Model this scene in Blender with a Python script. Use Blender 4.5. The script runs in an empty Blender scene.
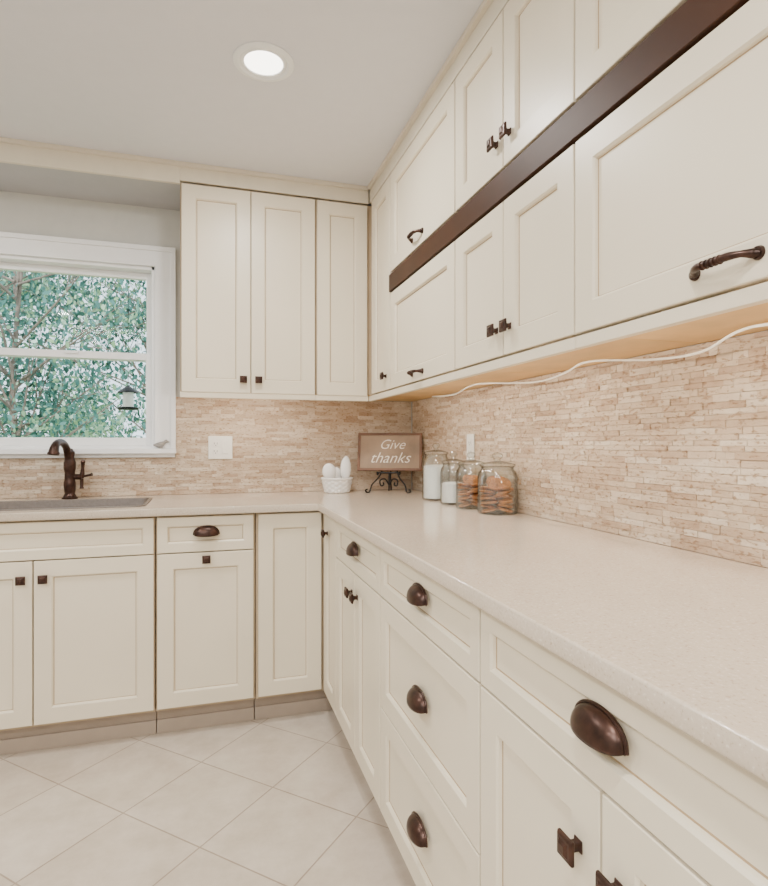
import bpy, math, random
from mathutils import Matrix, Vector
random.seed(7)
scene = bpy.context.scene
COL = scene.collection

# ------------------------------------------------------------------ materials
def newmat(name):
    m = bpy.data.materials.new(name); m.use_nodes = True
    nt = m.node_tree; b = nt.nodes['Principled BSDF']
    return m, nt, b
def simple(name, col, rough=0.5, metal=0.0, noise=0.0, nscale=20, spec=None, bump=0.0, bscale=60):
    m, nt, b = newmat(name)
    b.inputs['Base Color'].default_value = (*col, 1)
    b.inputs['Roughness'].default_value = rough
    b.inputs['Metallic'].default_value = metal
    if spec is not None: b.inputs['Specular IOR Level'].default_value = spec
    tc = nt.nodes.new('ShaderNodeTexCoord')
    if noise > 0:
        n = nt.nodes.new('ShaderNodeTexNoise'); n.inputs['Scale'].default_value = nscale
        n.inputs['Detail'].default_value = 4
        nt.links.new(tc.outputs['Object'], n.inputs['Vector'])
        r = nt.nodes.new('ShaderNodeValToRGB')
        r.color_ramp.elements[0].position = 0.3; r.color_ramp.elements[1].position = 0.7
        r.color_ramp.elements[0].color = (*[c*(1-noise) for c in col], 1)
        r.color_ramp.elements[1].color = (*[min(1, c*(1+noise)) for c in col], 1)
        nt.links.new(n.outputs['Fac'], r.inputs['Fac'])
        nt.links.new(r.outputs['Color'], b.inputs['Base Color'])
    if bump > 0:
        n2 = nt.nodes.new('ShaderNodeTexNoise'); n2.inputs['Scale'].default_value = bscale
        nt.links.new(tc.outputs['Object'], n2.inputs['Vector'])
        bp = nt.nodes.new('ShaderNodeBump'); bp.inputs['Strength'].default_value = bump
        bp.inputs['Distance'].default_value = 0.002
        nt.links.new(n2.outputs['Fac'], bp.inputs['Height'])
        nt.links.new(bp.outputs['Normal'], b.inputs['Normal'])
    return m

M_cab   = simple('cabinet_paint', (0.77, 0.695, 0.55), 0.36, noise=0.02, nscale=3)
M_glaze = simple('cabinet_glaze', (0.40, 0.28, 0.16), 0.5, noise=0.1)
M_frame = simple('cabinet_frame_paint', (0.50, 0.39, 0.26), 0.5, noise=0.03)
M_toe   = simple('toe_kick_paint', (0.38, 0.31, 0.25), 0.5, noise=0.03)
M_wood  = simple('cabinet_underside_wood', (0.68, 0.45, 0.20), 0.5, noise=0.12, nscale=8)
M_trim  = simple('crown_paint', (0.74, 0.68, 0.56), 0.4, noise=0.02)
M_white = simple('window_trim_paint', (0.88, 0.89, 0.90), 0.35, noise=0.01)
M_wall  = simple('wall_paint', (0.60, 0.60, 0.57), 0.7, noise=0.02, bump=0.1)
M_soff  = simple('soffit_shade_paint', (0.48, 0.48, 0.49), 0.7, noise=0.02)  # alcove shade put into the colour, darker than the wall paint
M_ceil  = simple('ceiling_paint', (0.75, 0.755, 0.80), 0.8, noise=0.01)
M_band  = simple('dark_bronze_rail', (0.040, 0.014, 0.006), 0.5, noise=0.2, nscale=5, spec=0.25)
M_bronze= simple('oil_rubbed_bronze', (0.050, 0.024, 0.017), 0.32, metal=0.6, noise=0.5, nscale=50)
M_iron  = simple('wrought_iron', (0.012, 0.010, 0.009), 0.45, metal=0.4, noise=0.2)
M_sink  = simple('sink_composite', (0.13, 0.10, 0.08), 0.35, noise=0.15, nscale=90)
M_ceram = simple('white_ceramic', (0.88, 0.87, 0.85), 0.25, noise=0.01)
M_flour = simple('flour', (0.90, 0.89, 0.87), 0.9, noise=0.02, bump=0.3)
M_cookie= simple('cookie_dough', (0.42, 0.165, 0.05), 0.8, noise=0.4, nscale=70, bump=0.8, bscale=120)
M_plate = simple('outlet_plastic', (0.84, 0.82, 0.77), 0.35, noise=0.01)
M_dark  = simple('dark_slot', (0.04, 0.035, 0.03), 0.6, noise=0.1)
M_signw = simple('sign_frame_wood', (0.13, 0.055, 0.025), 0.5, noise=0.3, nscale=12)
M_signb = simple('sign_board_wood', (0.27, 0.185, 0.12), 0.6, noise=0.25, nscale=9)
M_chalk = simple('chalk_lettering', (0.78, 0.72, 0.62), 0.8, noise=0.03)
M_bird  = simple('stone_bird', (0.30, 0.28, 0.26), 0.6, noise=0.15, nscale=60)
M_bark  = simple('bark', (0.22, 0.17, 0.14), 0.9, noise=0.3, nscale=15)
M_grass = simple('grass', (0.22, 0.33, 0.10), 0.9, noise=0.4, nscale=6)
M_vinyl = simple('cable_vinyl', (0.86, 0.83, 0.75), 0.4, noise=0.01)

def glassmat(name, c0, c1, fac=0.06, mul=0.45):
    m = bpy.data.materials.new(name); m.use_nodes = True
    nt = m.node_tree; nt.nodes.clear()
    o = nt.nodes.new('ShaderNodeOutputMaterial'); mx = nt.nodes.new('ShaderNodeMixShader')
    t = nt.nodes.new('ShaderNodeBsdfTransparent'); g = nt.nodes.new('ShaderNodeBsdfGlossy')
    lw = nt.nodes.new('ShaderNodeLayerWeight'); lw.inputs['Blend'].default_value = 0.25
    mt = nt.nodes.new('ShaderNodeMath'); mt.operation = 'MULTIPLY_ADD'
    mt.inputs[1].default_value = mul; mt.inputs[2].default_value = fac
    r = nt.nodes.new('ShaderNodeValToRGB'); r.color_ramp.elements[0].color = (*c0, 1); r.color_ramp.elements[1].color = (*c1, 1)
    r.color_ramp.elements[0].position = 0.25; r.color_ramp.elements[1].position = 0.9
    nt.links.new(lw.outputs['Facing'], r.inputs[0]); nt.links.new(r.outputs[0], t.inputs['Color'])
    g.inputs['Roughness'].default_value = 0.03
    nt.links.new(lw.outputs['Facing'], mt.inputs[0]); nt.links.new(mt.outputs[0], mx.inputs[0])
    nt.links.new(t.outputs[0], mx.inputs[1]); nt.links.new(g.outputs[0], mx.inputs[2])
    nt.links.new(mx.outputs[0], o.inputs['Surface'])
    return m
M_glass = glassmat('clear_glass', (0.95, 0.965, 0.96), (0.30, 0.32, 0.31), 0.07, 0.4)
M_pane = glassmat('window_glass', (0.97, 0.99, 0.98), (0.9, 0.95, 0.93), 0.0, 0.2)

def emis(name, col, s):
    m, nt, b = newmat(name)
    b.inputs['Base Color'].default_value = (*col, 1)
    b.inputs['Emission Color'].default_value = (*col, 1)
    b.inputs['Emission Strength'].default_value = s
    return m
M_lens = emis('lamp_lens', (1.0, 0.95, 0.87), 6.0)

# countertop quartz
def quartz():
    m, nt, b = newmat('beige_quartz')
    tc = nt.nodes.new('ShaderNodeTexCoord')
    n = nt.nodes.new('ShaderNodeTexNoise'); n.inputs['Scale'].default_value = 230; n.inputs['Detail'].default_value = 2
    n2 = nt.nodes.new('ShaderNodeTexNoise'); n2.inputs['Scale'].default_value = 6; n2.inputs['Detail'].default_value = 3
    for k in (n, n2): nt.links.new(tc.outputs['Object'], k.inputs['Vector'])
    r = nt.nodes.new('ShaderNodeValToRGB'); e = r.color_ramp.elements
    e[0].position = 0.27; e[0].color = (0.46, 0.36, 0.27, 1)
    e[1].position = 0.38; e[1].color = (0.60, 0.505, 0.40, 1)
    x = e.new(0.62); x.color = (0.62, 0.53, 0.425, 1)
    x = e.new(0.73); x.color = (0.73, 0.655, 0.56, 1)
    nt.links.new(n.outputs['Fac'], r.inputs['Fac'])
    mx = nt.nodes.new('ShaderNodeMixRGB'); mx.blend_type = 'MULTIPLY'; mx.inputs[0].default_value = 0.08
    nt.links.new(r.outputs[0], mx.inputs[1]); nt.links.new(n2.outputs['Fac'], mx.inputs[2])
    nt.links.new(mx.outputs[0], b.inputs['Base Color'])
    b.inputs['Roughness'].default_value = 0.12
    return m
M_quartz = quartz()

def tilemat():
    m, nt, b = newmat('floor_tile')
    tc = nt.nodes.new('ShaderNodeTexCoord'); mp = nt.nodes.new('ShaderNodeMapping')
    mp.vector_type = 'POINT'
    nt.links.new(tc.outputs['Object'], mp.inputs['Vector'])
    mp.inputs['Rotation'].default_value = (0, 0, math.radians(45))
    mp.inputs['Location'].default_value = (11.484, 9.994, 0)
    br = nt.nodes.new('ShaderNodeTexBrick'); br.offset = 0.0; br.squash = 1.0
    br.inputs['Scale'].default_value = 1.0; br.inputs['Brick Width'].default_value = 0.33
    br.inputs['Row Height'].default_value = 0.33; br.inputs['Mortar Size'].default_value = 0.0026
    br.inputs['Mortar Smooth'].default_value = 0.2
    br.inputs['Color1'].default_value = (0.61, 0.535, 0.45, 1); br.inputs['Color2'].default_value = (0.66, 0.59, 0.505, 1)
    br.inputs['Mortar'].default_value = (0.41, 0.33, 0.26, 1)
    nt.links.new(mp.outputs[0], br.inputs['Vector'])
    n = nt.nodes.new('ShaderNodeTexNoise'); n.inputs['Scale'].default_value = 7; n.inputs['Detail'].default_value = 9
    n.inputs['Roughness'].default_value = 0.7
    nt.links.new(tc.outputs['Object'], n.inputs['Vector'])
    r = nt.nodes.new('ShaderNodeValToRGB'); r.color_ramp.elements[0].color = (0.82, 0.79, 0.76, 1)
    r.color_ramp.elements[0].position = 0.35; r.color_ramp.elements[1].position = 0.65
    nt.links.new(n.outputs['Fac'], r.inputs['Fac'])
    mx = nt.nodes.new('ShaderNodeMixRGB'); mx.blend_type = 'MULTIPLY'; mx.inputs[0].default_value = 1
    nt.links.new(br.outputs['Color'], mx.inputs[1]); nt.links.new(r.outputs[0], mx.inputs[2])
    nt.links.new(mx.outputs[0], b.inputs['Base Color'])
    b.inputs['Roughness'].default_value = 0.30
    bp = nt.nodes.new('ShaderNodeBump'); bp.invert = True; bp.inputs['Distance'].default_value = 0.002
    bp.inputs['Strength'].default_value = 0.6
    nt.links.new(br.outputs['Fac'], bp.inputs['Height']); nt.links.new(bp.outputs[0], b.inputs['Normal'])
    return m
M_tile = tilemat()

def stonemat():
    m, nt, b = newmat('split_travertine'); L = nt.links.new
    tc = nt.nodes.new('ShaderNodeTexCoord'); g = nt.nodes.new('ShaderNodeNewGeometry')
    st = nt.nodes.new('ShaderNodeVectorMath'); st.operation = 'MULTIPLY'; st.inputs[1].default_value = (1, 1, 2.2)
    L(tc.outputs['Object'], st.inputs[0])
    n = nt.nodes.new('ShaderNodeTexNoise'); n.inputs['Scale'].default_value = 24; n.inputs['Detail'].default_value = 9; n.inputs['Roughness'].default_value = 0.75
    L(st.outputs[0], n.inputs['Vector'])
    big = nt.nodes.new('ShaderNodeTexNoise'); big.inputs['Scale'].default_value = 5; big.inputs['Detail'].default_value = 2
    L(tc.outputs['Object'], big.inputs['Vector'])
    a = nt.nodes.new('ShaderNodeMixRGB'); a.inputs[0].default_value = 0.60
    L(g.outputs['Random Per Island'], a.inputs[1]); L(n.outputs['Fac'], a.inputs[2])
    a2 = nt.nodes.new('ShaderNodeMixRGB'); a2.inputs[0].default_value = 0.22
    L(a.outputs[0], a2.inputs[1]); L(big.outputs['Fac'], a2.inputs[2])
    r = nt.nodes.new('ShaderNodeValToRGB'); e = r.color_ramp.elements
    e[0].position = 0.27; e[0].color = (0.40, 0.275, 0.185, 1)
    e[1].position = 0.72; e[1].color = (0.74, 0.65, 0.535, 1)
    x = e.new(0.40); x.color = (0.51, 0.38, 0.27, 1)
    x = e.new(0.55); x.color = (0.61, 0.495, 0.375, 1)
    L(a2.outputs[0], r.inputs['Fac'])
    v = nt.nodes.new('ShaderNodeTexNoise'); v.inputs['Scale'].default_value = 70; v.inputs['Detail'].default_value = 4
    L(st.outputs[0], v.inputs['Vector'])
    r2 = nt.nodes.new('ShaderNodeValToRGB'); r2.color_ramp.elements[0].position = 0.34; r2.color_ramp.elements[1].position = 0.44
    r2.color_ramp.elements[0].color = (0.66, 0.57, 0.48, 1); r2.color_ramp.elements[1].color = (1, 1, 1, 1)
    L(v.outputs['Fac'], r2.inputs['Fac'])
    m2 = nt.nodes.new('ShaderNodeMixRGB'); m2.blend_type = 'MULTIPLY'; m2.inputs[0].default_value = 1
    L(r.outputs[0], m2.inputs[1]); L(r2.outputs[0], m2.inputs[2])
    L(m2.outputs[0], b.inputs['Base Color']); b.inputs['Roughness'].default_value = 0.65
    ad = nt.nodes.new('ShaderNodeMath'); ad.operation = 'MULTIPLY_ADD'; ad.inputs[1].default_value = 0.5
    L(r2.outputs[0], ad.inputs[0]); L(n.outputs['Fac'], ad.inputs[2])
    bp = nt.nodes.new('ShaderNodeBump'); bp.inputs['Distance'].default_value = 0.006; bp.inputs['Strength'].default_value = 0.8
    L(ad.outputs[0], bp.inputs['Height']); L(bp.outputs[0], b.inputs['Normal'])
    return m
M_stone = stonemat()
M_grout = simple('stone_grout', (0.56, 0.45, 0.35), 0.9, noise=0.1)

def leafmat():
    m, nt, b = newmat('leaves'); L = nt.links.new
    g = nt.nodes.new('ShaderNodeNewGeometry'); r = nt.nodes.new('ShaderNodeValToRGB'); e = r.color_ramp.elements
    tc = nt.nodes.new('ShaderNodeTexCoord'); n = nt.nodes.new('ShaderNodeTexNoise'); n.inputs['Scale'].default_value = 1.3; n.inputs['Detail'].default_value = 3
    L(tc.outputs['Object'], n.inputs['Vector'])
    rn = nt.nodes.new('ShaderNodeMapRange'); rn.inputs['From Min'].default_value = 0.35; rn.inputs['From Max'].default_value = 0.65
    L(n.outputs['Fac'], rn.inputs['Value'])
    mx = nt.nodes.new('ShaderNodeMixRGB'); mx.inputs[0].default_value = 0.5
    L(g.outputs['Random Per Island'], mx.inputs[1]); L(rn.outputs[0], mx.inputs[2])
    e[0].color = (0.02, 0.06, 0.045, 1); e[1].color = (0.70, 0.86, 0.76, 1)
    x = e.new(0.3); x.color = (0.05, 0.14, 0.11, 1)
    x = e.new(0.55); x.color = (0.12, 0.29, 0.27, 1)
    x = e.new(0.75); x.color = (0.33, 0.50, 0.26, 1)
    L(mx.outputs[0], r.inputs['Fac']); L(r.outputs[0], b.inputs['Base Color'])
    b.inputs['Roughness'].default_value = 0.6
    tr = nt.nodes.new('ShaderNodeBsdfTranslucent'); L(r.outputs[0], tr.inputs['Color'])
    ms = nt.nodes.new('ShaderNodeMixShader'); ms.inputs[0].default_value = 0.4
    L(b.outputs[0], ms.inputs[1]); L(tr.outputs[0], ms.inputs[2])
    L(ms.outputs[0], nt.nodes['Material Output'].inputs['Surface'])
    return m
M_leaf = leafmat()

# ------------------------------------------------------------------ mesh builder
I4 = Matrix.Identity(4)
MR = Matrix.Rotation(-math.pi/2, 4, 'Z')   # local x -> -Y, local y -> +X  (right-hand run)

def empty(name):
    o = bpy.data.objects.new(name, None); COL.objects.link(o); o.empty_display_size = 0.05
    return o

class MB:
    def __init__(s): s.v = []; s.f = []; s.m = []
    def add(s, vs, fs, mi=0):
        o = len(s.v); s.v += [tuple(x) for x in vs]
        for f in fs: s.f.append(tuple(i+o for i in f)); s.m.append(mi)
    def box(s, x0, x1, y0, y1, z0, z1, mi=0):
        v = [(x0,y0,z0),(x1,y0,z0),(x1,y1,z0),(x0,y1,z0),(x0,y0,z1),(x1,y0,z1),(x1,y1,z1),(x0,y1,z1)]
        s.add(v, [(0,3,2,1),(4,5,6,7),(0,1,5,4),(1,2,6,5),(2,3,7,6),(3,0,4,7)], mi)
    def loft(s, rings, mi=0, cap0=False, cap1=False, closed=True):
        n = len(rings[0]); v = [p for r in rings for p in r]; f = []
        for i in range(len(rings)-1):
            for j in range(n if closed else n-1):
                k = (j+1) % n
                f.append((i*n+j, i*n+k, (i+1)*n+k, (i+1)*n+j))
        if cap0: f.append(tuple(range(n-1, -1, -1)))
        if cap1: f.append(tuple((len(rings)-1)*n+j for j in range(n)))
        s.add(v, f, mi)
    def lathe(s, prof, c=(0,0,0), segs=32, mi=0, cap0=False, cap1=False, R=None):
        rings = []
        for r, z in prof:
            ring = []
            for k in range(segs):
                a = 2*math.pi*k/segs
                p = Vector((r*math.cos(a), r*math.sin(a), z))
                if R is not None: p = R @ p
                ring.append((p.x+c[0], p.y+c[1], p.z+c[2]))
            rings.append(ring)
        s.loft(rings, mi, cap0, cap1)
    def tube(s, pts, rad, segs=10, mi=0, flat=1.0):
        pts = [Vector(p) for p in pts]
        if not isinstance(rad, (list, tuple)): rad = [rad]*len(pts)
        rings = []; up = None
        for i, p in enumerate(pts):
            t = (pts[min(i+1, len(pts)-1)] - pts[max(i-1, 0)]).normalized()
            if up is None:
                up = Vector((0,0,1)) if abs(t.z) < 0.9 else Vector((1,0,0))
            b = t.cross(up).normalized(); up = b.cross(t).normalized()
            rings.append([tuple(p + b*math.cos(2*math.pi*k/segs)*rad[i] + up*math.sin(2*math.pi*k/segs)*rad[i]*flat) for k in range(segs)])
        s.loft(rings, mi, True, True)
    def build(s, name, mats, parent=None, M=I4, smooth=False, bevel=0, angle=35, solid=0):
        me = bpy.data.meshes.new(name)
        me.from_pydata([tuple(M @ Vector(p)) for p in s.v], [], s.f)
        for mt in mats: me.materials.append(mt)
        for p, mi in zip(me.polygons, s.m): p.material_index = mi; p.use_smooth = smooth
        me.update()
        if smooth: me.set_sharp_from_angle(angle=math.radians(angle))
        o = bpy.data.objects.new(name, me); COL.objects.link(o)
        if parent: o.parent = parent
        if solid:
            md = o.modifiers.new('s', 'SOLIDIFY'); md.thickness = solid; md.offset = 0
        if bevel:
            md = o.modifiers.new('b', 'BEVEL'); md.width = bevel; md.segments = 2; md.limit_method = 'ANGLE'
        return o

def catmull(P, n=8):
    P = [Vector(p) for p in P]; out = []
    for i in range(len(P)-1):
        p0 = P[max(i-1,0)]; p1 = P[i]; p2 = P[i+1]; p3 = P[min(i+2, len(P)-1)]
        for k in range(n):
            t = k/n
            out.append(0.5*((2*p1)+(-p0+p2)*t+(2*p0-5*p1+4*p2-p3)*t*t+(-p0+3*p1-3*p2+p3)*t**3))
    out.append(P[-1]); return out
def lerpl(R, n):
    out = []
    for i in range(len(R)-1):
        for k in range(n): out.append(R[i]+(R[i+1]-R[i])*k/n)
    out.append(R[-1]); return out
def rrect(x0, x1, y0, y1, r, z, n=6):
    pts = []
    for cx, cy, a0 in ((x1-r, y1-r, 0), (x0+r, y1-r, 90), (x0+r, y0+r, 180), (x1-r, y0+r, 270)):
        for k in range(n+1):
            a = math.radians(a0+90*k/n); pts.append((cx+r*math.cos(a), cy+r*math.sin(a), z))
    return pts

# ------------------------------------------------------------------ cabinet parts (local: x along, y into wall, z up)
def door(parent, M, x0, x1, z0, z1, yf, fw=0.058, t=0.02, name='door_front'):
    g = 0.0025; x0 += g; x1 -= g; z0 += g; z1 -= g
    b = MB()
    def ring(ins, y): return [(x0+ins, y, z0+ins), (x1-ins, y, z0+ins), (x1-ins, y, z1-ins), (x0+ins, y, z1-ins)]
    b.loft([ring(0, yf+t), ring(0, yf+0.0015), ring(0.0015, yf), ring(fw, yf)], 0, cap0=True)
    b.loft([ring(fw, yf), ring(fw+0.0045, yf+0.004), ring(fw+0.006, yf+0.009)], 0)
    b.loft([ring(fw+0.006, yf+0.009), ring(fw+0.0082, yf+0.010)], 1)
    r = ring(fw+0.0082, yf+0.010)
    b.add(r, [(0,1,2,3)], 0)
    return b.build(name, [M_cab, M_glaze], parent, M)

def knob(parent, M, x, z, yf):
    b = MB()
    def sq(h, y): return [(x-h, y, z-h), (x+h, y, z-h), (x+h, y, z+h), (x-h, y, z+h)]
    b.loft([sq(0.0085, yf), sq(0.0085, yf-0.0015), sq(0.0055, yf-0.004), sq(0.0055, yf-0.011), sq(0.012, yf-0.016),
            sq(0.016, yf-0.018), sq(0.016, yf-0.022), sq(0.0135, yf-0.0245), sq(0.009, yf-0.0248), sq(0.006, yf-0.028)], 0, True, True)
    return b.build('knob', [M_bronze], parent, M, bevel=0.0008)

def cup_pull(parent, M, x, z, yf):
    b = MB(); a, h, d = 0.047, 0.033, 0.025
    z0 = z-0.014
    rings = []
    for i in range(0, 13):
        ph = math.radians(i*100/12)
        ring = []
        for j in range(0, 29):
            th = math.pi*j/28
            s = math.sin(th)**0.8 if 0 < j < 28 else 0
            ring.append((x+a*math.cos(th), yf-0.001-d*s*math.sin(ph), z0+h*s*math.cos(ph)))
        rings.append(ring)
    b.loft(rings, 0, closed=False)
    o = b.build('cup_pull', [M_bronze], parent, M, smooth=True, angle=60, solid=0.002)
    b2 = MB()
    pts = [(x+(a+0.002)*math.cos(math.pi*j/28), yf-0.002, z0+(h+0.002)*(math.sin(math.pi*j/28)**0.8 if 0 < j < 28 else 0)) for j in range(29)]
    b2.tube(pts, 0.0028, 8)
    b2.box(x-a+0.002, x+a-0.002, yf-0.0018, yf, z0-0.004, z0+0.004)
    b2.build('pull_flange', [M_bronze], parent, M, smooth=True)
    return o

def bow_handle(parent, M, x, z, yf, L=0.112):
    b = MB(); h = L/2
    P = [(x-h-0.006, yf-0.003, z-0.002), (x-h+0.004, yf-0.006, z), (x-h+0.014, yf-0.018, z+0.001), (x-h*0.45, yf-0.026, z+0.001), (x, yf-0.028, z),
         (x+h*0.45, yf-0.026, z+0.001), (x+h-0.014, yf-0.018, z+0.001), (x+h-0.004, yf-0.006, z), (x+h+0.006, yf-0.003, z-0.002)]
    R = [0.004, 0.0075, 0.0050, 0.0064, 0.0052, 0.0064, 0.0050, 0.0075, 0.004]
    b.tube(catmull(P, 6), lerpl(R, 6), 12)
    for sx in (-1, 1):
        b.lathe([(0.0001, 0.004), (0.009, 0.004), (0.0105, 0.0), (0.0105, -0.001)], (x+sx*h, yf-0.001, z), 16, 0, R=Matrix.Rotation(math.pi/2, 3, 'X'))
    for k in (-2, -1, 0, 1, 2):
        b.lathe([(0.0045, -0.0016), (0.0074, -0.0005), (0.0074, 0.0005), (0.0045, 0.0016)], (x+k*0.008, yf-0.0278, z), 14, 0, R=Matrix.Rotation(math.pi/2, 3, 'Y'))
    return b.build('bow_handle', [M_bronze], parent, M, smooth=True)

ZT, ZB = 0.878, 0.120
def base_cab(M, x0, x1, yf, depth, items, low=False, ext=None):
    p = empty('base_cabinet')
    b = MB(); xe0, xe1 = x0, x1
    if ext: xe1 = ext
    yb = yf+depth
    if low:
        b.box(xe0+.0005, xe1-.0005, yf+0.021, yf+0.045, 0.108, 0.8825)
        b.box(xe0+.0005, xe1-.0005, yf+0.045, yb, 0.108, 0.62)
    else:
        b.box(xe0+.0005, xe1-.0005, yf+0.021, yb, 0.108, 0.8825)
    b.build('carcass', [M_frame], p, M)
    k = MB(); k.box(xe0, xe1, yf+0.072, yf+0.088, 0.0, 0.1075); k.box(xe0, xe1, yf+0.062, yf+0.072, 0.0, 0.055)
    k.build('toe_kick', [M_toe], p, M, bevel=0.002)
    for it in items:
        kind = it[0]
        if kind == 'door': door(p, M, *it[1:5], yf)
        elif kind == 'drawer': door(p, M, *it[1:5], yf, fw=0.036, name='drawer_front')
        elif kind == 'bigdrawer': door(p, M, *it[1:5], yf, fw=0.052, name='drawer_front')
        elif kind == 'knob': knob(p, M, it[1], it[2], yf)
        elif kind == 'cup': cup_pull(p, M, it[1], it[2], yf)
    return p
def upper_cab(M, x0, x1, yf, depth, items, ext=None, z0=1.40, z1=2.33):
    p = empty('wall_cabinet'); b = MB()
    xe = ext if ext else x1; yb = yf+depth
    b.box(x0+.0005, xe-.0005, yf+0.021, yb, z0+0.004, z1)
    b.build('carcass', [M_frame], p, M)
    u = MB(); u.box(x0+.0005, xe-.0005, yf+0.024, yb, z0, z0+0.0035)
    u.build('underside_panel', [M_wood], p, M)
    r = MB(); r.box(x0, x1, yf+0.004, yf+0.023, 1.372, z0-0.003)
    r.build('light_rail', [M_cab], p, M, bevel=0.001)
    for it in items:
        kind = it[0]
        if kind == 'door': door(p, M, *it[1:5], yf)
        elif kind == 'knob': knob(p, M, it[1], it[2], yf)
        elif kind == 'handle': bow_handle(p, M, it[1], it[2], yf)
    return p

WX, WY = 1.10, 3.04         # wall planes
BX, BY = 0.472, 2.426       # base door faces
UX, UY = 0.752, 2.706       # upper door faces
DR = 0.7325                 # drawer / door split

# --- back base run
bd = WY-BY-0.002
base_cab(I4, -1.645, -1.04, BY, bd, [('drawer', -1.645, -1.04, DR, ZT), ('door', -1.645, -1.04, ZB, DR), ('cup', -1.34, 0.805), ('knob', -1.09, 0.66)])
base_cab(I4, -2.195, -1.647, BY, bd, [('drawer', -2.195, -1.647, DR, ZT), ('door', -2.195, -1.647, ZB, DR), ('cup', -1.92, 0.805), ('knob', -1.7, 0.66)])
base_cab(I4, -1.037, -0.195, BY, bd, [('drawer', -1.037, -0.197, DR, ZT), ('door', -1.037, -0.616, ZB, DR), ('door', -0.616, -0.197, ZB, DR),
        ('knob', -0.652, 0.665), ('knob', -0.580, 0.665)], low=True)
base_cab(I4, -0.192, 0.190, BY, bd, [('drawer', -0.189, 0.185, DR, ZT), ('door', -0.189, 0.185, ZB, DR), ('cup', -0.002, 0.816), ('knob', -0.002, 0.705)])
base_cab(I4, 0.193, 0.470, BY, bd, [('door', 0.200, 0.468, ZB, ZT)], ext=WX-0.002)
# --- right base run (local x = -Y)
rd = WX-BX-0.002
base_cab(MR, -2.424, -2.171, BX, rd, [('door', -2.415, -2.171, ZB, ZT), ('knob', -2.33, 0.80)])
base_cab(MR, -2.169, -1.582, BX, rd, [('drawer', -2.169, -1.582, DR, ZT), ('door', -2.169, -1.876, ZB, DR), ('door', -1.876, -1.582, ZB, DR),
        ('cup', -1.876, 0.816), ('knob', -1.912, 0.662), ('knob', -1.840, 0.662)])
base_cab(MR, -1.580, -0.951, BX, rd, [('drawer', -1.580, -0.951, DR, ZT), ('bigdrawer', -1.580, -0.951, 0.42, DR), ('bigdrawer', -1.580, -0.951, ZB, 0.42),
        ('cup', -1.258, 0.820), ('cup', -1.258, 0.579), ('cup', -1.258, 0.279)])
base_cab(MR, -0.949, -0.282, BX, rd, [('drawer', -0.949, -0.282, DR, ZT), ('door', -0.949, -0.614, ZB, DR), ('door', -0.614, -0.282, ZB, DR),
        ('cup', -0.613, 0.818), ('knob', -0.658, 0.636), ('knob', -0.578, 0.636)])
base_cab(MR, -0.280, 0.40, BX, rd, [('drawer', -0.280, 0.40, DR, ZT), ('bigdrawer', -0.28, 0.40, 0.42, DR), ('bigdrawer', -0.28, 0.40, ZB, 0.42),
        ('cup', 0.06, 0.808), ('cup', 0.06, 0.578), ('cup', 0.06, 0.265)])
# --- uppers back
ud = WY-UY-0.002
upper_cab(I4, -0.114, 0.4925, UY, ud, [('door', -0.110, 0.192, 1.394, 2.322), ('door', 0.192, 0.490, 1.394, 2.322), ('knob', 0.158, 1.457), ('knob', 0.226, 1.457)])
upper_cab(I4, 0.4935, 0.750, UY, ud, [('door', 0.497, 0.747, 1.394, 2.322)], ext=WX-0.002)
# --- uppers right
urd = WX-UX-0.002; T1, T2, T3 = 1.814, 1.900, 2.325
upper_cab(MR, -2.724, -2.370, UX, urd, [('door', -2.66, -2.372, 1.40, T3), ('knob', -2.425, 1.463)])
upper_cab(MR, -2.368, -1.688, UX, urd, [('door', -2.366, -1.690, 1.40, T1), ('door', -2.366, -1.690, T2, T3), ('handle', -2.03, 1.432), ('handle', -2.03, 1.944)])
upper_cab(MR, -1.687, -1.066, UX, urd, [('door', -1.687, -1.376, 1.40, T1), ('door', -1.376, -1.066, 1.40, T1), ('door', -1.687, -1.376, T2, T3), ('door', -1.376, -1.066, T2, T3),
        ('knob', -1.410, 1.473), ('knob', -1.340, 1.473), ('knob', -1.410, 1.977), ('knob', -1.340, 1.977)])
upper_cab(MR, -1.064, -0.304, UX, urd, [('door', -1.064, -0.304, 1.40, T1), ('door', -1.064, -0.304, T2, T3), ('handle', -0.687, 1.440), ('handle', -0.687, 1.944)])
upper_cab(MR, -0.302, 0.40, UX, urd, [('door', -0.302, 0.40, 1.40, T1), ('door', -0.302, 0.40, T2, T3), ('handle', 0.05, 1.438), ('handle', 0.05, 1.944)])
b = MB(); b.box(-2.375, 0.40, UX-0.003, UX+0.0195, 1.8195, 1.892)
b.build('cabinet_rail', [M_band], None, MR, bevel=0.0015)

# ------------------------------------------------------------------ room shell
CZ = 2.41; XL, YR = -2.2, -2.6
b = MB(); b.box(XL-0.12, WX+0.12, YR-0.12, WY+0.12, -0.1, 0.0); b.build('floor', [M_tile])
b = MB(); b.box(XL-0.12, WX+0.12, YR-0.12, WY+0.12, CZ, CZ+0.1); b.build('ceiling', [M_ceil])
wx0, wx1, wz0, wz1 = -0.99, -0.24, 1.135, 2.035
b = MB()
b.box(XL, wx0, WY, WY+0.12, 0, CZ); b.box(wx1, WX, WY, WY+0.12, 0, CZ)
b.box(wx0, wx1, WY, WY+0.12, 0, wz0); b.box(wx0, wx1, WY, WY+0.12, wz1, CZ)
b.build('wall_back', [M_wall])
b = MB(); b.box(WX, WX+0.12, YR, WY+0.12, 0, CZ); b.build('wall_right', [M_wall])
b = MB(); b.box(XL-0.12, XL, YR, WY+0.12, 0, CZ); b.build('wall_left', [M_wall])
b = MB(); b.box(XL, WX, YR-0.12, YR, 0, CZ); b.build('wall_rear', [M_wall])
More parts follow.
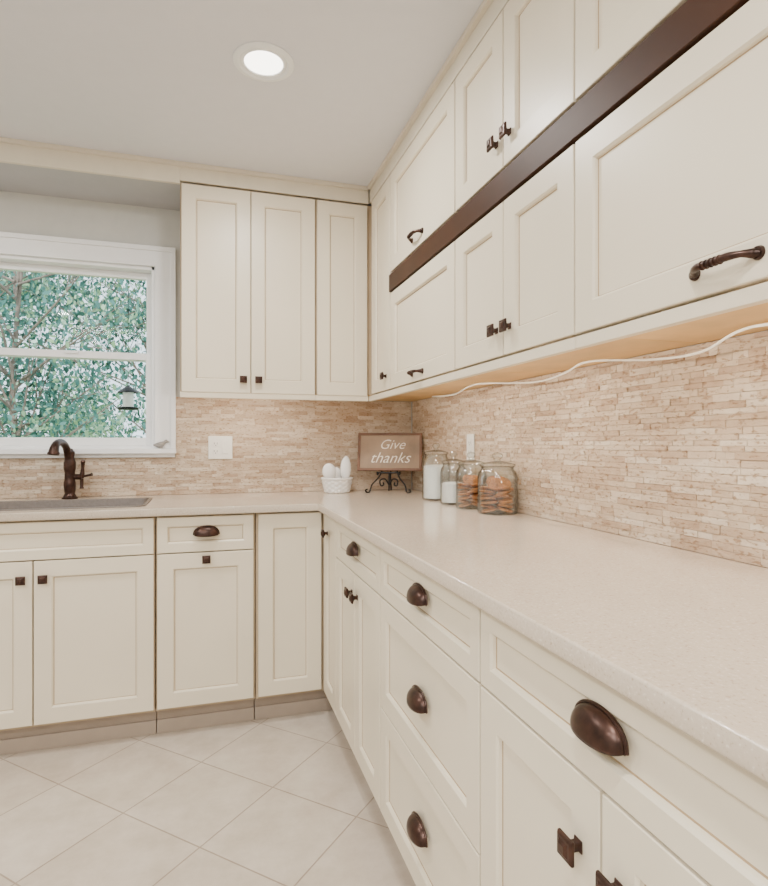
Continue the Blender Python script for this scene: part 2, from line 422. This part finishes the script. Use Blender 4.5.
# soffit over the window + fascia / crown
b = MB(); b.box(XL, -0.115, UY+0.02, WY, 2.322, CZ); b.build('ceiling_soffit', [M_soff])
b = MB()
b.box(XL, -0.115, UY+0.001, UY+0.0195, 2.318, 2.40)
b.box(-0.115, UX, UY+0.003, UY+0.0195, 2.332, 2.40)
b.box(XL, UX-0.012, UY-0.012, UY+0.0195, 2.392, CZ)
b.build('trim_crown_back', [M_trim], bevel=0.002)
b = MB()
b.box(-UY-0.001, 0.40, UX+0.003, UX+0.34, 2.332, 2.392)
b.box(-UY+0.012, 0.40, UX-0.012, UX+0.34, 2.392, CZ)
b.build('trim_crown_side', [M_trim], None, MR, bevel=0.002)
# backsplash : real split-face strips over a grout bed
def splash(seed, M, regions, yw):
    """local x along the wall, wall surface at y=yw, strips stand proud toward -y"""
    rnd = random.Random(seed)
    b = MB(); H = 0.0172
    for (x0, x1, z0, z1) in regions:
        b.box(x0, x1, yw-0.0055, yw-0.0005, z0, z1, 1)
    xmin = min(r[0] for r in regions); xmax = max(r[1] for r in regions)
    z = 0.9148
    while z < 1.397:
        hh = H*rnd.choice((0.75, 0.9, 1.0, 1.2)); zt = min(z+hh, 1.398)
        x = xmin-rnd.uniform(0, .1)
        while x < xmax:
            L = rnd.choice((.025, .04, .055, .07, .09, .12)); xe = x+L
            for (a0, a1, b0, b1) in regions:
                u0, u1, w0, w1 = max(x, a0), min(xe, a1), max(z, b0), min(zt, b1)
                if u1-u0 > 0.004 and w1-w0 > 0.003:
                    d = yw-0.0078-rnd.random()**1.5*0.0036; g = 0.0002; c = 0.0009
                    t1, t2 = rnd.uniform(-.001, .001), rnd.uniform(-.001, .001)
                    f = [(u0+g, yw-.005, w0+g), (u1-g, yw-.005, w0+g), (u1-g, yw-.005, w1-g), (u0+g, yw-.005, w1-g)]
                    m_ = [(u0+g, d+c, w0+g), (u1-g, d+c, w0+g), (u1-g, d+c, w1-g), (u0+g, d+c, w1-g)]
                    h_ = [(u0+g+c, d+t1, w0+g+c), (u1-g-c, d-t1, w0+g+c), (u1-g-c, d+t2, w1-g-c), (u0+g+c, d-t2, w1-g-c)]
                    b.loft([f, m_, h_], 0, False, True)
            x = xe
        z = zt
    return b.build('stone_backsplash', [M_stone, M_grout], None, M)
ys0 = WY-0.0125
splash(11, I4, [(XL+.003, -1.085, 0.9145, 1.398), (-1.085, -0.1475, 0.9145, 1.098), (-0.1475, WX-0.013, 0.9145, 1.398)], WY)
splash(23, MR, [(-WY+.013, 0.40, 0.9145, 1.398)], WX)

# ------------------------------------------------------------------ countertop (2D curve with sink cut-out)
sx0, sx1, sy0, sy1 = -0.985, -0.247, 2.505, 2.865
cu = bpy.data.curves.new('ct', 'CURVE'); cu.dimensions = '2D'; cu.fill_mode = 'BOTH'; cu.extrude = 0.0115; cu.bevel_depth = 0.0035; cu.bevel_resolution = 2
def poly(pts):
    s = cu.splines.new('POLY'); s.points.add(len(pts)-1)
    for i, p in enumerate(pts): s.points[i].co = (p[0], p[1], 0, 1)
    s.use_cyclic_u = True
e = 0.0035
poly([(XL+.002+e, 2.401+e), (0.447-0.0, 2.401+e), (0.447+e, 2.401), (0.447+e, -0.42), (WX-e-.001, -0.42), (WX-e-.001, WY-e-.001), (XL+.002+e, WY-e-.001)])
poly([(p[0], p[1]) for p in rrect(sx0-e, sx1+e, sy0-e, sy1+e, 0.03, 0)][::-1])
tmp = bpy.data.objects.new('ct', cu); COL.objects.link(tmp)
bpy.context.view_layer.update()
me = bpy.data.meshes.new_from_object(tmp.evaluated_get(bpy.context.evaluated_depsgraph_get()))
bpy.data.objects.remove(tmp)
ct = bpy.data.objects.new('countertop', me); me.materials.clear(); me.materials.append(M_quartz); COL.objects.link(ct)
ct.location.z = 0.8990
# sink
p = empty('kitchen_sink')
b = MB()
b.loft([rrect(sx0-.010, sx1+.010, sy0-.010, sy1+.010, 0.04, 0.9145), rrect(sx0-.009, sx1+.009, sy0-.009, sy1+.009, 0.039, 0.9175), rrect(sx0+.004, sx1-.004, sy0+.004, sy1-.004, 0.03, 0.9175), rrect(sx0+.006, sx1-.006, sy0+.006, sy1-.006, 0.03, 0.912),
        rrect(sx0+.008, sx1-.008, sy0+.008, sy1-.008, 0.03, 0.72), rrect(sx0+.022, sx1-.022, sy0+.022, sy1-.022, 0.03, 0.70)], 0, False, True)
b.build('basin', [M_sink], p, smooth=True)
b = MB(); b.lathe([(0.001, 0.7045), (0.03, 0.7045), (0.042, 0.7075), (0.045, 0.7005)], ((sx0+sx1)/2, (sy0+sy1)/2+.05, 0), 28); b.build('drain', [M_bronze], p, smooth=True)

# ------------------------------------------------------------------ faucet
p = empty('kitchen_faucet'); fx, fy, fz = -0.600, 2.95, 0.914
b = MB()
b.lathe([(0.001, 0), (0.034, 0), (0.034, 0.006), (0.028, 0.010), (0.024, 0.018), (0.021, 0.024), (0.0235, 0.035), (0.0255, 0.06), (0.0255, 0.075), (0.0225, 0.085), (0.0215, 0.12),
         (0.024, 0.13), (0.026, 0.14), (0.026, 0.165), (0.023, 0.175), (0.018, 0.19), (0.021, 0.205), (0.021, 0.215), (0.014, 0.222), (0.0125, 0.228), (0.001, 0.232)], (fx, fy, fz), 28)
b.build('body', [M_bronze], p, smooth=True)
P = [(fx, fy, fz+.13), (fx-.005, fy-.01, fz+.200), (fx-.010, fy-.035, fz+.240), (fx-.018, fy-.08, fz+.258), (fx-.026, fy-.125, fz+.252), (fx-.030, fy-.148, fz+.23), (fx-.032, fy-.155, fz+.205)]
R = [0.017, 0.0165, 0.0155, 0.015, 0.0155, 0.019, 0.023]
b = MB(); b.tube(catmull(P, 6), lerpl(R, 6), 18)
b.lathe([(0.0225, 0), (0.025, 0.004), (0.0235, 0.01)], (fx-.032, fy-.153, fz+.205), 18)
b.build('spout', [M_bronze], p, smooth=True)
b = MB()
b.tube([(fx+.015, fy, fz+.10), (fx+.04, fy-.003, fz+.10), (fx+.052, fy-.004, fz+.10)], [0.013, 0.013, 0.016], 16)
b.tube(catmull([(fx+.048, fy-.004, fz+.095), (fx+.052, fy-.004, fz+.115), (fx+.054, fy-.004, fz+.14), (fx+.055, fy-.004, fz+.160)], 4), lerpl([0.012, 0.010, 0.007, 0.009], 4), 14)
b.lathe([(0.001, -0.011), (0.008, -0.008), (0.011, 0), (0.008, 0.008), (0.001, 0.011)], (fx+.055, fy-.004, fz+.168), 16)
b.tube([(fx+.048, fy-.004, fz+.10), (fx+.085, fy-.012, fz+.108), (fx+.095, fy-.014, fz+.111)], [0.006, 0.0055, 0.008], 12)
b.tube([(fx+.05, fy-.004, fz+.09), (fx+.05, fy-.004, fz+.055), (fx+.05, fy-.004, fz+.046)], [0.008, 0.007, 0.010], 12)
b.build('lever_handle', [M_bronze], p, smooth=True)

# ------------------------------------------------------------------ window
p = empty('window_1')
b = MB()
def casing(x0, x1, z0, z1, y0, y1): b.box(x0, x1, y0, y1, z0, z1)
casing(wx0-0.088, wx0+0.004, 1.142, wz1+0.0, WY-0.018, WY-0.0005); casing(wx1-0.004, wx1+0.088, 1.142, wz1, WY-0.018, WY-0.0005)
casing(wx0-0.088, wx1+0.088, wz1-0.004, wz1+0.088, WY-0.018, WY-0.0005)
casing(wx0-0.093, wx0-0.070, 1.142, wz1+0.07, WY-0.026, WY-0.0005); casing(wx1+0.070, wx1+0.093, 1.142, wz1+0.07, WY-0.026, WY-0.0005)
casing(wx0-0.093, wx1+0.093, wz1+0.070, wz1+0.093, WY-0.026, WY-0.0005)
casing(wx0-0.095, wx1+0.095, 1.118, 1.142, WY-0.045, WY+0.02)
casing(wx0-0.088, wx1+0.088, 1.099, 1.118, WY-0.018, WY-0.0005)
b.build('casing', [M_white], p, bevel=0.002)
b = MB(); y0, y1 = WY+0.0, WY+0.10
b.box(wx0, wx0+0.02, y0, y1, wz0, wz1); b.box(wx1-0.02, wx1, y0, y1, wz0, wz1); b.box(wx0, wx1, y0, y1, wz1-0.02, wz1); b.box(wx0, wx1, y0+0.02, y1, wz0, wz0+0.02)
b.build('jamb', [M_white], p, bevel=0.0015)
def sash(x0, x1, z0, z1, y0, y1, w, wt, wb):
    b = MB(); b.box(x0, x0+w, y0, y1, z0, z1); b.box(x1-w, x1, y0, y1, z0, z1)
    b.box(x0+w, x1-w, y0, y1, z1-wt, z1); b.box(x0+w, x1-w, y0, y1, z0, z0+wb)
    b.build('sash', [M_white], p, bevel=0.002)
    g = MB(); ym = (y0+y1)/2; g.box(x0+w, x1-w, ym-.002, ym+.002, z0+wb, z1-wt); g.build('pane', [M_pane], p)
a0, a1 = wx0+0.02, wx1-0.02
sash(a0, a1, 1.575, wz1-0.02, WY+0.06, WY+0.09, 0.028, 0.032, 0.032)
sash(a0, a1, wz0+0.02, 1.610, WY+0.025, WY+0.055, 0.028, 0.034, 0.040)
b = MB(); b.box((a0+a1)/2-.03, (a0+a1)/2+.03, WY+0.015, WY+0.025, 1.595, 1.607); b.build('sash_lock', [M_white], p, bevel=0.002)

# ------------------------------------------------------------------ outside
b = MB(); b.box(-25, 25, 3.2, 40, -0.6, -0.5); b.build('lawn_ground', [M_grass])
def rrot():
    return Matrix.Rotation(random.uniform(0, 6.28), 3, 'Z') @ Matrix.Rotation(random.uniform(0, 6.28), 3, 'Y') @ Matrix.Rotation(random.uniform(0, 6.28), 3, 'X')
def tree(cx, cy, h, spread, nl, ncl, zlo, zhi, ls, rt=0.09):
    p = empty('garden_tree'); b = MB()
    P = [(cx, cy, -0.5), (cx+.1, cy, 0.6), (cx-.05, cy+.1, 1.6), (cx+.1, cy, h)]
    b.tube(catmull(P, 4), lerpl([rt, rt*.8, rt*.55, rt*.2], 4), 10)
    cl = []
    for i in range(ncl):
        c = Vector((cx+random.uniform(-spread, spread), cy+random.uniform(-spread*.5, spread*.5), random.uniform(zlo, zhi)))
        wgt = random.choice((1, 1, 2, 4)); cl += [(c, random.uniform(.12, .32))]*wgt
        s = Vector((cx, cy, max(0.0, c.z-random.uniform(.5, 1.4))))
        m = s.lerp(c, 0.5)+Vector((random.uniform(-.15,.15), random.uniform(-.15,.15), random.uniform(-.1,.2)))
        b.tube(catmull([s, m, c], 4), lerpl([0.015, 0.008, 0.003], 4), 6)
        for _ in range(3):
            q = c+Vector([random.gauss(0, .25) for _ in range(3)])
            b.tube([m, m.lerp(q, .5)+Vector((0, 0, .04)), q], [0.006, 0.004, 0.002], 5)
    b.build('branches', [M_bark], p, smooth=True)
    l = MB()
    for i in range(nl):
        c, sd = random.choice(cl); q = c+Vector((random.gauss(0, sd*1.5), random.gauss(0, sd*1.2), random.gauss(0, sd*.8)))
        R = rrot(); s = ls*random.uniform(.5, 1.5)
        l.add([q+R@Vector(v)*s for v in ((-1,0,0),(-.3,-.55,.08),(.5,-.45,.08),(1.1,0,0),(.5,.45,.08),(-.3,.55,.08))], [(0,1,2,3,4,5)])
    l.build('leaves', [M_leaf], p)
tree(-1.75, 6.3, 3.4, 1.4, 9500, 36, 0.4, 3.4, 0.024, 0.05)
tree(-0.6, 8.2, 4.2, 1.7, 9500, 34, 1.2, 4.2, 0.028)
tree(-3.6, 8.8, 4.6, 2.0, 13000, 40, 1.0, 4.6, 0.032)
tree(0.9, 9.8, 4.6, 1.8, 6000, 26, 0.2, 4.6, 0.040)
tree(-4.6, 12.2, 5.5, 2.4, 13000, 40, 1.2, 5.6, 0.045)
p = empty('garden_hedge'); l = MB()
for i in range(9000):
    x = random.uniform(-9, 3)
    q = Vector((x, 16+random.uniform(-.5,.5), -0.4+(1.9+.7*math.sin(x*1.7)+.4*math.sin(x*4.1))*random.random()**1.1))
    R = rrot()
    l.add([q+R@Vector(v)*0.085 for v in ((-1,0,0),(0,-.6,0),(1,0,0),(0,.6,0))], [(0,1,2,3)])
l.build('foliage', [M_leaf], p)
# bird feeder hanging outside the window
p = empty('bird_feeder'); bx, by, bz = -0.41, 3.42, 1.36
b = MB(); b.lathe([(0.001,-.01),(0.05,-.01),(0.055,0.0),(0.05,.004),(0.001,.004)], (bx,by,bz), 20)
b.lathe([(0.001,.11),(0.05,.085),(0.055,.082),(0.05,.09),(0.001,.125)], (bx,by,bz), 20)
b.tube([(bx,by,bz+.115),(bx,by,2.30)], 0.0015, 6); b.tube([(bx,by,2.30),(bx,3.16,2.30)], 0.004, 6)
b.build('tray_and_hanger', [M_iron], p, smooth=True)
b = MB(); b.lathe([(0.028,.004),(0.028,.086)], (bx,by,bz), 20); b.build('seed_tube', [M_flour], p, smooth=True)

# bird figurine on the sill
p = empty('bird_figurine'); b = MB(); cx, cy, cz = -0.215, WY-0.027, 1.1435
rings = []
prof = [(-.036,.016,.002),(-.026,.016,.007),(-.012,.016,.013),(.002,.017,.0155),(.012,.021,.013),(.018,.030,.010),(.025,.034,.009),(.031,.032,.006),(.040,.030,.001)]
for x, z, r in prof:
    rings.append([(cx+x, cy+r*.85*math.cos(2*math.pi*k/14), cz+z+r*math.sin(2*math.pi*k/14)) for k in range(14)])
b.loft(rings, 0, True, True)
b.lathe([(0.001,0),(0.010,0),(0.009,.003),(0.004,.006),(0.004,.012)], (cx,cy,cz), 14)
b.build('body', [M_bird], p, smooth=True, angle=70)

# ------------------------------------------------------------------ outlets
def outlet(M, x, z, yf, gangs):
    p = empty('electrical_outlet'); w = 0.035+0.0235*(gangs-1)*1.0
    b = MB(); b.box(x-w, x+w, yf-0.005, yf+0.0, z-0.0575, z+0.0575); b.build('cover_plate', [M_plate], p, M, bevel=0.002)
    cs = [x] if gangs == 1 else [x-0.023, x+0.023]
    for i, c in enumerate(cs):
        if i == 0:
            b = MB()
            for dz in (-.0195, .0195):
                b.box(c-.0165, c+.0165, yf-0.0075, yf-0.005, z+dz-.014, z+dz+.014)
            b.build('receptacle', [M_plate], p, M, bevel=0.001)
            b = MB()
            for dz in (-.0195, .0195):
                b.box(c-.008, c-.006, yf-0.0078, yf-0.0074, z+dz-.003, z+dz+.006); b.box(c+.006, c+.008, yf-0.0078, yf-0.0074, z+dz-.003, z+dz+.006)
                b.box(c-.002, c+.002, yf-0.0078, yf-0.0074, z+dz-.010, z+dz-.006)
            b.build('slots', [M_dark], p, M)
        else:
            b = MB(); b.box(c-.0165, c+.0165, yf-0.0075, yf-0.005, z-.033, z+.033); b.box(c-.014, c+.014, yf-0.010, yf-0.0075, z-.03, z+.0)
            b.build('rocker', [M_plate], p, M, bevel=0.001)
outlet(I4, 0.065, 1.146, ys0, 2)
outlet(MR, -2.27, 1.15, WX-0.0125, 1)

# ------------------------------------------------------------------ jars
def jar(name, x, y, r, h, content, fill):
    p = empty(name); c = (x, y, 0.9145)
    b = MB()
    b.lathe([(0.001, 0.0), (r*.93, 0.0), (r, 0.006), (r, h*.80), (r*.93, h*.90), (r*.80, h*.96), (r*.80, h), (r*.84, h+.004),
             (r*.77, h), (r*.77, h*.96), (r*.90, h*.885), (r-.004, h*.79), (r-.004, 0.008), (0.001, 0.006)], c, 40)
    b.build('glass_body', [M_glass], p, smooth=True)
    b = MB()
    b.lathe([(0.001, h+.005), (r*.86, h+.005), (r*.90, h+.009), (r*.86, h+.014), (r*.5, h+.020), (r*.16, h+.024), (r*.14, h+.030), (r*.26, h+.038), (r*.27, h+.046), (r*.18, h+.053), (0.001, h+.055)], c, 32)
    b.build('lid', [M_glass], p, smooth=True)
    if content == 'flour':
        b = MB(); ri = r-.006
        b.lathe([(0.001, .008), (ri, .009), (ri, fill), (ri*.7, fill+.006), (ri*.3, fill+.002), (0.001, fill+.004)], c, 32)
        b.build('flour_fill', [M_flour], p, smooth=True)
    else:
        b = MB(); cr = r*0.42; z = 0.012
        random.seed(int(x*1000)+int(y*100))
        while z < fill:
            n = 3; a0 = random.uniform(0, 6.28)
            for k in range(n):
                a = a0+2*math.pi*k/n+random.uniform(-.2,.2); rr = r*0.49
                ccx, ccy = x+rr*math.cos(a), y+rr*math.sin(a)
                R = Matrix.Rotation(random.uniform(-.25,.25), 3, 'X') @ Matrix.Rotation(random.uniform(-.25,.25), 3, 'Y')
                j = random.uniform(.88, 1.05)
                b.lathe([(0.001, -.004), (cr*.85*j, -.004), (cr*j, -.001), (cr*.95*j, .003), (cr*.6*j, .0055), (0.001, .006)], (ccx, ccy, c[2]+z+random.uniform(0,.004)), 18, R=R)
            z += 0.0125
        for k in range(2):
            R = Matrix.Rotation(random.uniform(.5,.9), 3, 'X') @ Matrix.Rotation(random.uniform(-.6,.6), 3, 'Y')
            b.lathe([(0.001, -.004), (cr*.85, -.004), (cr, -.001), (cr*.95, .003), (cr*.6, .0055), (0.001, .006)], (x+(k-.5)*r*.5, y-.01, c[2]+z+.012), 18, R=R)
        b.build('cookies', [M_cookie], p, smooth=True)
jar('glass_canister', 0.985, 2.417, 0.062, 0.200, 'flour', 0.150)
jar('glass_canister', 0.985, 2.225, 0.055, 0.165, 'flour', 0.085)
jar('cookie_jar', 0.990, 2.066, 0.060, 0.165, 'cookie', 0.095)
jar('cookie_jar', 1.008, 1.885, 0.072, 0.165, 'cookie', 0.090)

# ------------------------------------------------------------------ sign on easel
MS = Matrix.Translation((0.905, 2.86, 0.9145)) @ Matrix.Rotation(math.radians(-24), 4, 'Z')
tilt = Matrix.Translation((0, 0, 0.110)) @ Matrix.Rotation(math.radians(-12), 4, 'X')
p = empty('easel_sign')
MB_ = MS @ tilt
w, h = 0.168, 0.200
b = MB(); b.box(-w+.012, w-.012, -0.006, 0.004, 0.012, h-.012); b.build('board', [M_signb], p, MB_)
b = MB(); b.box(-w, w, -0.011, 0.006, 0, 0.013); b.box(-w, w, -0.011, 0.006, h-.013, h); b.box(-w, -w+.013, -0.011, 0.006, .013, h-.013); b.box(w-.013, w, -0.011, 0.006, .013, h-.013)
b.build('frame', [M_signw], p, MB_, bevel=0.002)
def text(s, x, z, size):
    c = bpy.data.curves.new('t', 'FONT'); c.body = s; c.size = size; c.shear = 0.4; c.extrude = 0.0006; c.offset = -0.0006; c.align_x = 'CENTER'
    t = bpy.data.objects.new('t', c); COL.objects.link(t); bpy.context.view_layer.update()
    me = bpy.data.meshes.new_from_object(t.evaluated_get(bpy.context.evaluated_depsgraph_get())); bpy.data.objects.remove(t)
    me.transform(MB_ @ Matrix.Translation((x, -0.0068, z)) @ Matrix.Rotation(math.pi/2, 4, 'X'))
    me.materials.clear(); me.materials.append(M_chalk)
    o = bpy.data.objects.new('lettering', me); COL.objects.link(o); o.parent = p
text('Give', 0.01, 0.115, 0.072); text('thanks', 0.0, 0.042, 0.080)
b = MB()
for s in (-1, 1):
    b.tube(catmull([(s*.03, .045, .175), (s*.04, .014, .11), (s*.055, -.02, .075), (s*.085, -.045, .04), (s*.095, -.055, .006), (s*.11, -.06, .004), (s*.115, -.06, .014), (s*.105, -.06, .018)], 5), 0.0042, 8)
    b.tube(catmull([(s*.055, -.0, .100), (s*.056, -.03, .094), (s*.056, -.048, .094), (s*.056, -.052, .108)], 4), 0.0042, 8)
    b.tube(catmull([(0, -.012, .038), (s*.02, -.016, .068), (s*.045, -.022, .062), (s*.042, -.022, .036), (s*.028, -.018, .038), (s*.03, -.018, .052)], 5), 0.004, 8)
b.tube([(-.056, -.0, .100), (.056, -.0, .100)], 0.0042, 8)
b.tube(catmull([(0, .045, .175), (0, .06, .07), (0, .085, .003)], 4), 0.0042, 8)
b.tube([(-.03, .045, .175), (.03, .045, .175)], 0.0042, 8)
b.tube([(0, -.0, .100), (0, -.012, .038), (0, -.02, .008)], 0.004, 8)
b.build('easel_stand', [M_iron], p, MS, smooth=True)

# ------------------------------------------------------------------ ceramic basket with utensils
p = empty('ceramic_utensil_basket'); cx, cy, cz = 0.640, 2.915, 0.9145
b = MB(); N = 72
def bring(r, z, k, ph=0):
    out = []
    for i in range(N):
        a = 2*math.pi*i/N; rr = r+k*math.cos(12*a+ph)
        out.append((cx+rr*math.cos(a), cy+rr*math.sin(a), z))
    return out
rs = [bring(.060, cz, 0), bring(.064, cz+.004, 0)]
for i in range(11):
    t = i/10; rs.append(bring(.065+.013*t, cz+.008+.058*t, .0035, (i//2 % 2)*math.pi))
rs += [bring(.082, cz+.070, 0), bring(.084, cz+.075, 0), bring(.080, cz+.079, 0), bring(.074, cz+.074, 0), bring(.060, cz+.008, 0)]
b.loft(rs, 0, True, True)
b.build('basket', [M_ceram], p, smooth=True, angle=80)
for (dx, dy, hh, rr, sh, tl) in ((-.032, -.02, .065, .036, 1.2, -.12), (.034, -.005, .065, .032, 1.9, .10), (.004, .030, .055, .028, 1.3, .0)):
    b = MB(); sx = cx+dx; sy = cy+dy; tx = tl*.12
    b.tube([(sx, sy, cz+.012), (sx+tx*.6, sy, cz+hh)], [0.007, 0.008], 10)
    rings = []
    for i in range(11):
        t = math.pi*(i+.12)/10.2; z = cz+hh+rr*sh*(1-math.cos(t)); r = max(.002, rr*math.sin(t)*(1-.25*(i/10 if sh > 1.5 else 0)))
        rings.append([(sx+tx*(.6+.05*i)+r*math.cos(2*math.pi*k/18), sy+r*.55*math.sin(2*math.pi*k/18), z) for k in range(18)])
    b.loft(rings, 0, True, True); b.build('utensil', [M_ceram], p, smooth=True, angle=70)

# ------------------------------------------------------------------ lights
def area(name, loc, size, power, col, parent=None, shape='DISK', sy=None, rot=(0,0,0)):
    l = bpy.data.lights.new(name, 'AREA'); l.shape = shape; l.size = size
    if sy: l.size_y = sy
    l.energy = power; l.color = col
    o = bpy.data.objects.new(name, l); COL.objects.link(o); o.location = loc; o.rotation_euler = rot
    if parent: o.parent = parent
    return o
def can(x, y, power):
    p = empty('ceiling_downlight'); b = MB()
    b.lathe([(0.098, -.0005), (0.098, -.004), (0.092, -.008), (0.080, -.009), (0.076, -.005), (0.074, -.003), (0.070, -.006), (0.064, -.006), (.062, -.0035)], (x, y, CZ), 48)
    b.build('trim_ring', [M_white], p, smooth=True)
    b = MB(); b.lathe([(0.062, -.003), (0.05, -.006), (0.03, -.008), (0.001, -.009)], (x, y, CZ), 40, 0); b.build('lens', [M_lens], p, smooth=True)
    area('lamp', (x, y, CZ-.014), 0.11, power, (1.0, 0.965, 0.915), p)
can(0.177, 1.915, 16)
can(-1.2, 1.7, 18); can(-0.1, 0.15, 19); can(-1.3, 0.1, 18); can(0.0, -1.5, 18); can(-1.3, -1.5, 18)  # further downlights out of view, added for soft fill
p = empty('added_fill_panel'); b = MB(); b.box(-1.45, -0.55, -1.0, -0.4, CZ-.03, CZ-.0005); b.build('housing', [M_white], p, bevel=.003)  # unseen panel behind the camera, added to soften the shadows
area('lamp', (-1.0, -0.7, CZ-.033), 0.86, 42, (1.0, 0.975, 0.94), p, 'RECTANGLE', 0.56)
# slim linear lights tucked behind the light rail, aimed back at the stone
def bar(M, x, yf, L, power, tiltz):
    p = empty('under_cabinet_light'); b = MB()
    b.box(x-L/2-.01, x+L/2+.01, yf+0.026, yf+0.046, 1.391, 1.3995)
    b.build('housing', [M_plate], p, M, bevel=0.001)
    c = M @ Vector((x, yf+0.038, 1.3895))
    rot = (M @ Matrix.Rotation(math.radians(32), 4, 'X')).to_euler()
    area('lamp', c, L, power, (1.0, 0.90, 0.76), p, 'RECTANGLE', 0.008, rot)
bar(I4, 0.19, UY, 0.40, 2.2, 0)
for lx, L, pw in ((-2.42, .18, 1.0), (-2.03, .34, 1.9), (-1.50, .34, 2.1), (-0.90, .40, 2.1), (-0.35, .40, 1.9), (0.1, .3, 1.2)): bar(MR, lx, UX, L, pw, 0)
# cable under cabinets
b = MB()
b.tube(catmull([(1.04, 2.6, 1.394), (1.02, 2.3, 1.378), (0.98, 2.0, 1.392), (1.04, 1.7, 1.372), (1.02, 1.5, 1.376), (1.0, 1.35, 1.392), (1.04, 1.15, 1.372), (1.03, 1.0, 1.368), (1.0, 0.85, 1.392), (1.05, .65, 1.376), (1.0, 0.2, 1.393)], 8), 0.003, 8)
b.build('light_cable', [M_vinyl], None, smooth=True)

sun = bpy.data.lights.new('sun', 'SUN'); sun.energy = 5.0; sun.angle = math.radians(2); sun.color = (1, .97, .93)
so = bpy.data.objects.new('sun', sun); COL.objects.link(so); so.rotation_euler = (math.radians(48), 0, math.radians(-25)); so.location = (0, 0, 8)

w = bpy.data.worlds.new('sky'); scene.world = w; w.use_nodes = True
bg = w.node_tree.nodes['Background']; bg.inputs['Color'].default_value = (0.78, 0.89, 1.0, 1); bg.inputs['Strength'].default_value = 2.8

# ------------------------------------------------------------------ camera
cd = bpy.data.cameras.new('camera'); cd.sensor_fit = 'HORIZONTAL'; cd.sensor_width = 36; cd.lens = 36*578/768
cd.clip_start = 0.02
co = bpy.data.objects.new('camera', cd); COL.objects.link(co)
co.location = (0, 0, 1.169); co.rotation_euler = (math.pi/2, 0, -math.radians(17.03))
scene.camera = co
